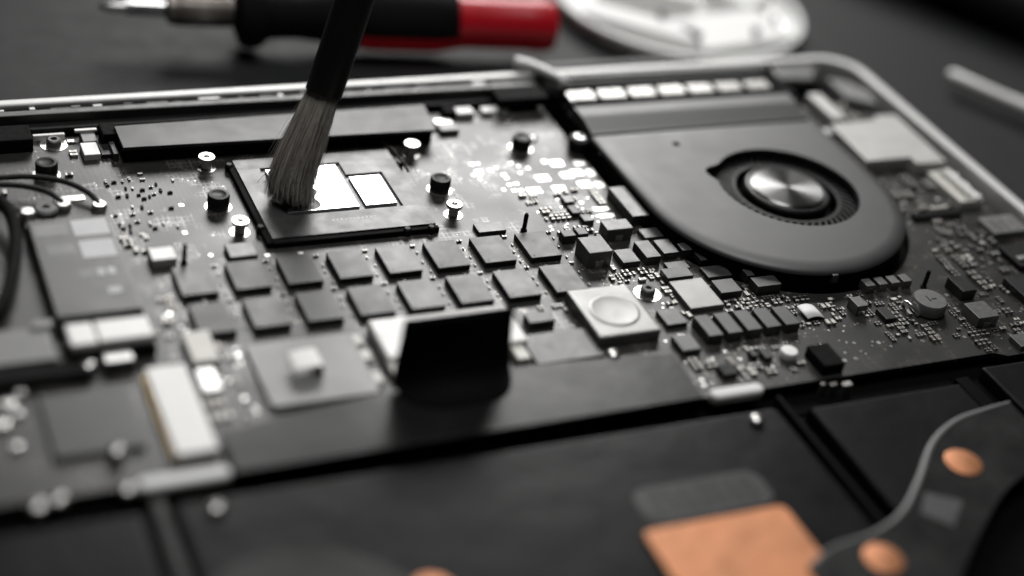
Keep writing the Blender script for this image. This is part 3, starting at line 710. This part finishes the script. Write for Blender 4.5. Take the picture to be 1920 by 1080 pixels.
# fin stack behind the fan
hs = thing('heat_sink', 'row of bright cooling fin blocks in a black frame behind the fan', 'heat sink', (140, 51, -2.6))
box('frame_bar', 109.4, 54.2, 172.4, 56.9, -2.6, 5.6, M_blackm, hs, .2)
box('frame_bar', 110.4, 45.0, 172.4, 48.9, -2.6, 5.0, M_blackm, hs, .1)
box('frame_base', 110.4, 48.92, 172.0, 54.18, -2.6, 2.0, M_blackm, hs, 0)
x = 111.4; wdt = 7.0
for k in range(7):
    fb = box('fin_block', x, 49.2, x+wdt, 53.8, 2.02, 4.9, M_tin, hs, .5)
    for j in range(9):
        sub(box('fin', x+.5+j*.75, 49.5, x+.72+j*.75, 53.5, 4.92, 5.2, M_tin, None, 0), fb)
    box('divider', x+wdt+.15, 48.95, x+wdt+1.45, 54.15, 2.02, 5.3, M_blackm, hs, .1)
    x += wdt+1.6
box('frame_end', 172.5, 44.5, 175.4, 57.0, -2.6, 5.2, M_blackm, hs, .4)
box('frame_end', 176.0, 47.4, 178.8, 55.8, -2.6, 1.8, M_alud, hs, .4)

# black mylar shield along the front of the board
sh = prism('insulating_shield', [(-3.6, -61.6), (88.9, -61.0), (89.6, -47.0), (78.5, -45.6), (57, -44.4), (28.8, -46.4), (6, -49.4), (-3.6, -51.0)], 1.05, 1.55, M_shield, None, .12, loc=(42, -54, 1.05))
tag(sh, 'smooth black plastic sheet covering the front edge of the board', 'shield')
# flap of the battery cable standing up
def ribbon(name, prof, x0, x1, th, mat, taper):
    bm = bmesh.new(); rows = []; n = len(prof)
    for i, (y, z) in enumerate(prof):
        a = Vector(prof[max(i-1, 0)]); b = Vector(prof[min(i+1, n-1)]); t = (b-a).normalized(); nn = Vector((-t.y, t.x))
        k = i/(n-1); xa = x0+taper[i]; xb = x1-taper[i]
        rows.append([bm.verts.new(q) for q in ((xa, y, z), (xb, y, z), (xb, y+nn.x*th, z+nn.y*th), (xa, y+nn.x*th, z+nn.y*th))])
    for a, b in zip(rows, rows[1:]):
        for k in range(4): bm.faces.new((a[k], a[(k+1) % 4], b[(k+1) % 4], b[k]))
    bm.faces.new(rows[0]); bm.faces.new(rows[-1][::-1])
    loc = ((x0+x1)/2, prof[0][0], prof[0][1])
    bmesh.ops.translate(bm, vec=-Vector(loc), verts=bm.verts)
    return link(name, finish(bm, name, mat, True), None, loc)
prof = [(-53.6, 1.60), (-53.2, 1.60), (-52.4, 1.61), (-51.2, 1.62), (-49.6, 1.64), (-47.6, 1.78), (-46.2, 2.15), (-45.3, 2.9), (-44.9, 3.9), (-44.7, 5.4), (-44.6, 9.5), (-44.55, 12), (-44.5, 14.5), (-44.5, 16.4)]
inset = [9.0, 6.4, 4.2, 2.4, 1.2, .4, .1, .0, .1, .2, .5, .7, .8, .9]  # rounded foot shaped as the dark shadow and reflection below the flap
fl = ribbon('battery_cable_flap', prof, 30.4, 54.0, .4, M_blackm, inset)
tag(fl, 'black flat cable flap bent upright in front of the memory chips', 'cable')
# white foam strips
for pts, lab in [([(-20.0, -60.9), (-4.2, -60.9)], 'white rounded strip at the left corner of the black sheet'), ([(90.6, -60.5), (102.6, -60.5)], 'white rounded strip at the right end of the black sheet')]:
    (a, y), (b, _) = pts
    st = prism('foam_strip', rrect(a, y-1.5, b, y+1.5, 1.45, 6), .03, 1.9, M_foam, None, .7, 3, loc=((a+b)/2, y, .03))
    tag(st, lab, 'strip', 'white strips along the battery edge')

# wireless card on the left with its antenna leads
wl = thing('wireless_card', 'flat grey wireless card with pale label under two black antenna leads', 'card', (-16.7, 2, .05))
box('card_board', -24.9, -16.2, -8.4, 26.6, .9, 1.6, M_pcb, wl, 0)
box('card_shield', -24.7, -14.4, -8.7, 18.8, 1.62, 3.0, M_label, wl, .25)
for x0, y0, x1, y1 in [(-16.4, 12.0, -9.4, 17.6), (-16.2, 4.0, -9.6, 10.0), (-23.8, 12.8, -17.4, 17.0), (-22.5, 6.2, -17.2, 9.2), (-18.0, -2.4, -15.2, .2), (-14.6, -2.2, -13.2, .0), (-12.6, -2.1, -11.2, .1), (-13.8, -8.4, -11.4, -6.6)]:
    box('printed_patch', x0, y0, x1, y1, 3.005, 3.02, M_print if x0 > -17 else M_grey, wl, 0)
box('card_foot', -24.6, -16.0, -8.8, -14.6, .1, .88, M_blackm, wl, 0)
for x, y in [(-9.4, 23.2), (-16.4, 24.6), (-23.8, 22.6)]:
    lathe('antenna_socket', [(1.6, 0), (1.6, .9), (1.2, 1.4), (.02, 1.4)], (x, y, 1.62), M_tin, wl, 18)
lathe('card_screw', [(2.6, 0), (2.6, .7), (2.1, 1.1), (.8, 1.1), (.7, .7), (.02, .7)], (-20.0, 24.0, 1.62), M_alud, wl, 22)
box('card_clip', -17.8, 27.4, -11.4, 29.4, .9, 1.5, M_tin, wl, .2)
c1 = tube('antenna_lead', smooth_path([(-60, 36, 3), (-40, 36, 3.2), (-27.3, 35.4, 3.4), (-21, 34.5, 3.6), (-15.1, 31.4, 3.8), (-11, 27.0, 3.4), (-9.4, 23.2, 2.6)], 7), .62, M_cable, None, 8, (-60, 36, 3)); tag(c1, 'thin black antenna wire arching over to the card corner', 'wire', 'antenna leads of the wireless card')
c2 = tube('antenna_lead', smooth_path([(-60, 34.2, 3), (-40, 34.2, 3.0), (-28, 33.4, 3.0), (-22, 31.2, 3.2), (-18.5, 28.4, 3.2), (-16.6, 24.8, 2.8)], 7), .62, M_cable, None, 8, (-60, 34.2, 3)); tag(c2, 'thin black antenna wire curling into the middle socket of the card', 'wire', 'antenna leads of the wireless card')
c3 = tube('cable_bundle', smooth_path([(-70, 30, 2.8), (-45, 30, 3.6), (-32, 28.5, 4.2), (-28, 23, 4.0), (-27.6, 14, 3.2), (-30.5, 0, 3.0), (-36, -12, 2.8), (-48, -20, 2.6)], 8), 1.3, M_blackm, None, 12, (-45, 30, 3)); tag(c3, 'thick black cable bundle bending down the left side of the grey card', 'cable')
wcn = thing('card_connector', 'bright white two piece connector block at the foot of the grey card', 'connector', (-16.5, -21.5, .05))
box('connector_base', -24.4, -25.4, -8.6, -17.6, .05, 2.4, M_blackm, wcn, .2)
box('connector_block', -24.0, -24.6, -19.2, -18.1, 2.42, 4.0, M_white, wcn, .4); box('connector_block', -18.8, -24.3, -9.0, -18.0, 2.42, 4.0, M_white, wcn, .4)

# batteries
def cell(label, pts, z1, grp='battery cells'):
    cx = sum(p[0] for p in pts)/len(pts); cy = sum(p[1] for p in pts)/len(pts)
    o = prism('battery_cell', pts, -2.9, z1, M_batt, None, .9, 4, loc=(cx, cy, -2.9))
    for p in o.data.polygons: p.use_smooth = False
    return tag(o, label, 'battery', grp)
b1 = cell('wide matt black battery cell under the copper plate', rrect(-15.2, -165, 103.4, -65.2, 1.5, 5), .2)
b2 = cell('black battery cell at the right partly under the curved black strip', [(109.8, -108), (124, -101), (140, -93.5), (147.0, -90), (147.0, -67.0), (109.8, -67.0)], .3)
b3 = cell('black battery cell in the lower left corner', rrect(-120, -165, -20.2, -66.0, 1.5, 5), .2)
lb = prism('printed_label', rrect(62.5, -89.8, 89, -80.6, 3.0, 6), .21, .25, M_faint, None, loc=(75, -85, .21))
tag(lb, 'faint grey printed patch on the wide battery beside the copper plate', 'label')
for k in range(6):
    for j in range(7):
        x = 65+j*3.2+random.uniform(-.2, .2); o = box('print_line', x, -82.6-k*1.15, x+random.uniform(1.6, 2.8), -82.1-k*1.15, .255, .262, M_black, None, 0); sub(o, lb)
for x, y, z in [(-8.7, -68.5, .2), (96.7, -68.6, .2)]:
    sc_ = link('screw', screw_me, None, (x, y, z)); tag(sc_, 'small shiny screw head on the wide battery near its left corner' if x < 0 else 'small shiny screw head on the wide battery near its right corner', 'screw', 'screws on the wide battery')
# frame ribs between the cells
box('cell_rib', 104.6, -160, 105.6, -62.6, -2.95, .6, M_blackm, ch, .2); box('cell_rib', -18.6, -160, -16.4, -62.8, -2.95, .5, M_black, ch, .2)
box('cell_rib', 148.6, -160, 152.0, -64.0, -2.95, -1.2, M_void, ch, .3)
box('palm_panel', 155.5, -84, 202.2, -63.4, -2.95, .2, M_batt, ch, .6); box('cell_rib', 107.0, -65.6, 148.4, -60.6, -2.95, -2.6, M_void, ch, .1)
# copper plate
cp = prism('copper_plate', rrect(59.6, -132, 88.8, -91.4, 1.6, 5), .28, 1.1, M_copper, None, .25, 2, loc=(74, -110, .28)); tag(cp, 'large orange copper foil rectangle lying on the wide battery', 'copper plate')
# curved flex strip with copper discs
left = smooth_path([(152, -76.5, 0), (145, -77.4, 0), (136, -79.2, 0), (127, -84.0, 0), (117.6, -92.6, 0), (109, -99.4, 0), (100.4, -102.8, 0), (91, -104.0, 0), (84, -107.0, 0)], 6)
right = smooth_path([(84, -133, 0), (98, -127, 0), (111, -115.5, 0), (121, -107.6, 0), (132, -100.0, 0), (140, -96.4, 0), (152, -93.0, 0)], 6)
fx = thing('flex_strip', 'curved black strip with two copper discs sweeping over the right battery', 'flex cable', (118, -98, .4))
prism('strip_body', [(p.x, p.y) for p in left]+[(p.x, p.y) for p in right], 1.3, 1.9, M_flex, fx, .25, loc=(118, -98, 1.3))
tube('strip_edge', [(p.x, p.y, 1.72) for p in left], .6, M_grey, fx, 8, (118, -98, 1.9), radii=[.15+.5*math.sin(math.pi*min(1, .08+k/len(left)))**.8 for k in range(len(left))])
for x, y, r_ in [(129.6, -90.4, 3.7), (98.2, -109.0, 3.7)]:
    lathe('copper_disc', [(r_, 0), (r_-.05, .25), (r_-.4, .42), (.02, .45)], (x, y, 1.92), M_copper, fx, 36)
prism('grey_patch', [(116.6, -95.8), (122.6, -99.6), (116.4, -105.2), (112.4, -100.6)], 1.92, 1.97, M_patch, fx, loc=(117, -100, 1.92))
prism('strip_support', [(112, -100), (128, -88), (132, -92), (118, -104)], .35, 1.28, M_black, fx, loc=(118, -98, .35))
cd = lathe('copper_disc', [(3.7, 0), (3.65, .25), (3.3, .4), (.02, .42)], (19.8, -95.0, .22), M_copper, None, 36); tag(cd, 'copper disc at the bottom edge of the picture on the wide battery', 'copper disc')
fc = prism('flex_cable', [(p.x, p.y) for p in smooth_path([(-15, -92, 0), (-13, -84, 0), (-7, -81, 0), (2, -81.0, 0), (10, -84, 0), (16, -90.5, 0), (18, -100, 0), (-15, -100, 0)], 6)], .22, .6, M_shield, None, .1, loc=(0, -90, .22)); tag(fc, 'broad dark grey flex cable lying on the wide battery at lower left', 'flex cable')

# ------------------------------------------------------------------ cleaning brush
tip = Vector((29.95, 20.15, 2.0)); ax = Vector((.331, .266, .905)).normalized()
br = thing('cleaning_brush', 'thin black handled brush with dark bristles touching the processor', 'brush', tip, ax.to_track_quat('Z', 'Y').to_euler())
BL = 25.0
def bristles(name, n, mat, r0, r1, shell):
    bm = bmesh.new(); rnd = random.Random(3+n)
    qi = ax.to_track_quat('Z', 'Y').inverted()
    down = qi @ Vector((0, 0, -1)); side = qi @ Vector((.9, -.5, 0)).normalized(); back = qi @ Vector((0, 0, 1)); lean = qi @ Vector((-1, -.1, 0))
    for _ in range(n):
        a = rnd.uniform(0, 2*math.pi); q = math.sqrt(rnd.uniform(.75 if shell else 0, 1))
        base = Vector((r0*q*math.cos(a), r0*q*.8*math.sin(a), BL))
        b2 = a + rnd.gauss(0, .22); q2 = q*(rnd.uniform(.85, 1.12) if rnd.random() < .93 else rnd.uniform(1.1, 1.5))
        end = Vector((r1*q2*math.cos(b2), r1*q2*.85*math.sin(b2), rnd.uniform(-.6, 1.4) + (abs(rnd.gauss(0, 1.6)) if shell else 0)))
        hw = rnd.uniform(.03, .06); pts = []
        for k in range(8):
            t = k/7
            p = base.lerp(end, t); bul = math.sin(math.pi*t)*.15*q
            p += Vector((math.cos(a), math.sin(a), 0))*bul
            p += lean*(1.5*t) + side*(1.3*t**8)                        # tips dragged towards the die
            wz = (tip + (qi.inverted() @ p)).z
            if wz < 1.85: p += back*(1.85-wz) + side*(1.85-wz)*.6
            pts.append(p)
        u = Vector((math.cos(a+1.2), math.sin(a+1.2), .0)); v_ = Vector((-u.y, u.x, 0)); prev = None
        for k, p in enumerate(pts):
            w_ = hw*(1-.55*(k/7)**2)
            ring = [bm.verts.new(p+u*w_), bm.verts.new(p-u*w_*.5+v_*w_*.87), bm.verts.new(p-u*w_*.5-v_*w_*.87)]
            if prev:
                for j in range(3): bm.faces.new((prev[j], prev[(j+1) % 3], ring[(j+1) % 3], ring[j]))
            prev = ring
    o = link(name, finish(bm, name, mat, True), br, (0, 0, 0)); o['kind'] = 'stuff'
    return o
bristles('bristles', 2600, M_hair, 3.3, 4.6, False)
bristles('bristles', 700, M_hairl, 3.5, 5.2, True)
lathe('ferrule', [(3.8, 0), (4.0, .4), (4.05, 14), (4.25, 30)], (0, 0, BL-1.2), M_handle, br, 36)
lathe('handle', [(4.3, 0), (4.7, 8), (5.0, 30), (4.4, 70), (3.4, 120), (2.4, 150), (.05, 152)], (0, 0, BL+28.7), M_handle, br, 36)
for k in range(7):                       # loose stray hairs
    a = random.uniform(-.8, 1.2)
    tube('stray_bristle', [(2.5+k*.25, random.uniform(-2, 2), 9), (3.8+k*.35, random.uniform(-2, 2), 4.5), (5.0+k*.5, random.uniform(-2.5, 2), .9)], .05, M_hairl, br, 4)

# ------------------------------------------------------------------ tools and dish on the table behind
sd0 = Vector((8.8, 115.6, 2.4)); sd1 = Vector((127.0, 95.4, 2.0)); sax = (sd1-sd0).normalized()
sd = thing('screwdriver', 'precision screwdriver with steel tip, black grip and red end lying behind the laptop', 'screwdriver', sd0, sax.to_track_quat('X', 'Z').to_euler())
def sl(name, prof, mat, n=32): return link(name, lathe_mesh(prof, mat, n, name, True, 'X'), sd, (0, 0, 0))
sl('bit', [(.35, 0), (.9, 1.0), (1.35, 3), (1.45, 6.5)], M_steel, 14)
sl('shaft', [(1.2, 6.4), (1.9, 6.9), (1.9, 16.6)], M_steel, 6)
sl('collar', [(2.0, 16.5), (3.7, 17.4), (3.9, 20), (3.8, 33), (3.4, 34)], M_bronze, 28)
for k in range(24):
    a = 2*math.pi*k/24
    tube('knurl', [(19, 3.88*math.cos(a), 3.88*math.sin(a)), (32.5, 3.80*math.cos(a), 3.80*math.sin(a))], .16, M_bronze, sd, 5)
sl('grip', [(4.0, 33.6), (8.6, 35.4), (9.2, 38), (8.8, 40.6), (6.6, 43), (6.2, 50), (6.7, 56), (8.0, 60), (8.3, 66)], M_blackm, 36)
sl('handle_end', [(8.0, 65.8), (8.5, 70), (8.4, 88), (7.0, 95), (6.9, 112), (7.3, 117), (6.6, 120), (3, 121.4), (.05, 121.6)], M_red, 40)
# black overmould covering the upper side of the red end
def half_shell():
    bm = bmesh.new(); prof = [(8.1, 65.9), (8.8, 70), (8.7, 86), (8.0, 92.5)]; rows = []
    for r_, x in prof:
        rows.append([[bm.verts.new((x, (r_-d)*math.cos(R(a)), (r_-d)*math.sin(R(a)))) for a in range(-10, 200, 10)] for d in (0, .5)])
    for a, b in zip(rows, rows[1:]):
        for s in (0, 1):
            for k in range(len(a[s])-1): bm.faces.new((a[s][k], a[s][k+1], b[s][k+1], b[s][k]))
        for k in (0, -1): bm.faces.new((a[0][k], a[1][k], b[1][k], b[0][k]))
    for e in (rows[0], rows[-1]):
        for k in range(len(e[0])-1): bm.faces.new((e[0][k], e[0][k+1], e[1][k+1], e[1][k]))
    return link('overmould', finish(bm, 'overmould', M_blackm, True), sd, (0, 0, 0))
half_shell()

DCX, DCY = 181, 119
dish = thing('parts_dish', 'round milky white plastic dish on the table behind the laptop', 'dish', (DCX, DCY, TZ))
lathe('dish_body', [(.02, .1), (32, .1), (35.5, 1.2), (36.6, 2), (37.2, 3.6), (38.0, 4.1), (38.2, 3.4), (37.9, 2), (36.4, .6), (33, .02), (.02, .02)], (DCX, DCY, TZ+.01), M_milky, dish, 64, closed=False)
lathe('dish_rim', [(37.0, 0), (38.4, 0), (38.7, .6), (38.4, 1.2), (37.0, 1.2), (36.8, .6), (37.0, 0)], (DCX, DCY, TZ+3.9), M_foam, dish, 64, closed=False)
for i, (x, y, sx, sy, h, a, lab) in enumerate([(-20, -15, 34, 10, 6, -40, 'long white plastic block leaning along the left wall of the dish'), (6, -22, 34, 20, 6, 8, 'large white plastic block at the front of the dish'),
        (-6, 8, 30, 20, 8, -30, 'white plastic block in the middle of the dish'), (22, 2, 13, 18, 6, 20, 'small white plastic block towards the right of the dish')]):
    o = link('plastic_block', box_mesh(sx, sy, h, M_foam, 1.2, 3), None, (DCX+x, DCY+y, TZ+.2), R(a)); tag(o, lab, 'block', 'white blocks in the dish')
for x, y, lab in [(-9, -28, 'small dark screw at the front left of the dish'), (-13, -13, 'dark screw between the two left white blocks'), (11, -27, 'dark screw at the front of the dish right of the large block'), (22, -20, 'dark screw at the right front wall of the dish')]:
    o = link('screw', lathe_mesh([(.7, 0), (.7, 5), (1.3, 5.2), (1.3, 6.2), (.05, 6.5)], M_alud, 14, 'screw'), None, (DCX+x, DCY+y, TZ+2.0)); tag(o, lab, 'screw', 'loose screws in the dish')

# steel spudger at the right and a grey tool in the corner, its shadow built as a black body
p0 = Vector((244.5, 64.4, TZ+4.2)); d0 = Vector((.47, -.88, 0)).normalized()
sp = thing('steel_rod', 'short grey metal rod with rounded end on the table right of the laptop', 'rod', p0, d0.to_track_quat('X', 'Z').to_euler())
link('rod_shaft', lathe_mesh([(.05, -1.9), (1.3, -1.4), (1.9, 0), (1.8, 14), (2.1, 22), (2.6, 60)], M_alu, 24, 'rod_shaft', True, 'X'), sp, (0, 0, 0))
link('rod_grip', lathe_mesh([(2.6, 60), (4.1, 62), (4.1, 110), (3, 112), (.05, 112.5)], M_black, 24, 'rod_grip', True, 'X'), sp, (0, 0, 0))
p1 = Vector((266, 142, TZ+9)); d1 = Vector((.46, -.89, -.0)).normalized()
tl = thing('pliers', 'grey metal bar with its shadow built as a black body in the far right corner', 'pliers', p1, d1.to_track_quat('X', 'Z').to_euler())
link('grip', lathe_mesh([(.05, -42), (6, -40), (8.2, -30), (8.6, 10), (8.0, 60), (8.4, 120), (.05, 124)], M_blackm, 28, 'grip', True, 'X'), tl, (0, 0, 0))  # black body added in place of the grey bar's shadow
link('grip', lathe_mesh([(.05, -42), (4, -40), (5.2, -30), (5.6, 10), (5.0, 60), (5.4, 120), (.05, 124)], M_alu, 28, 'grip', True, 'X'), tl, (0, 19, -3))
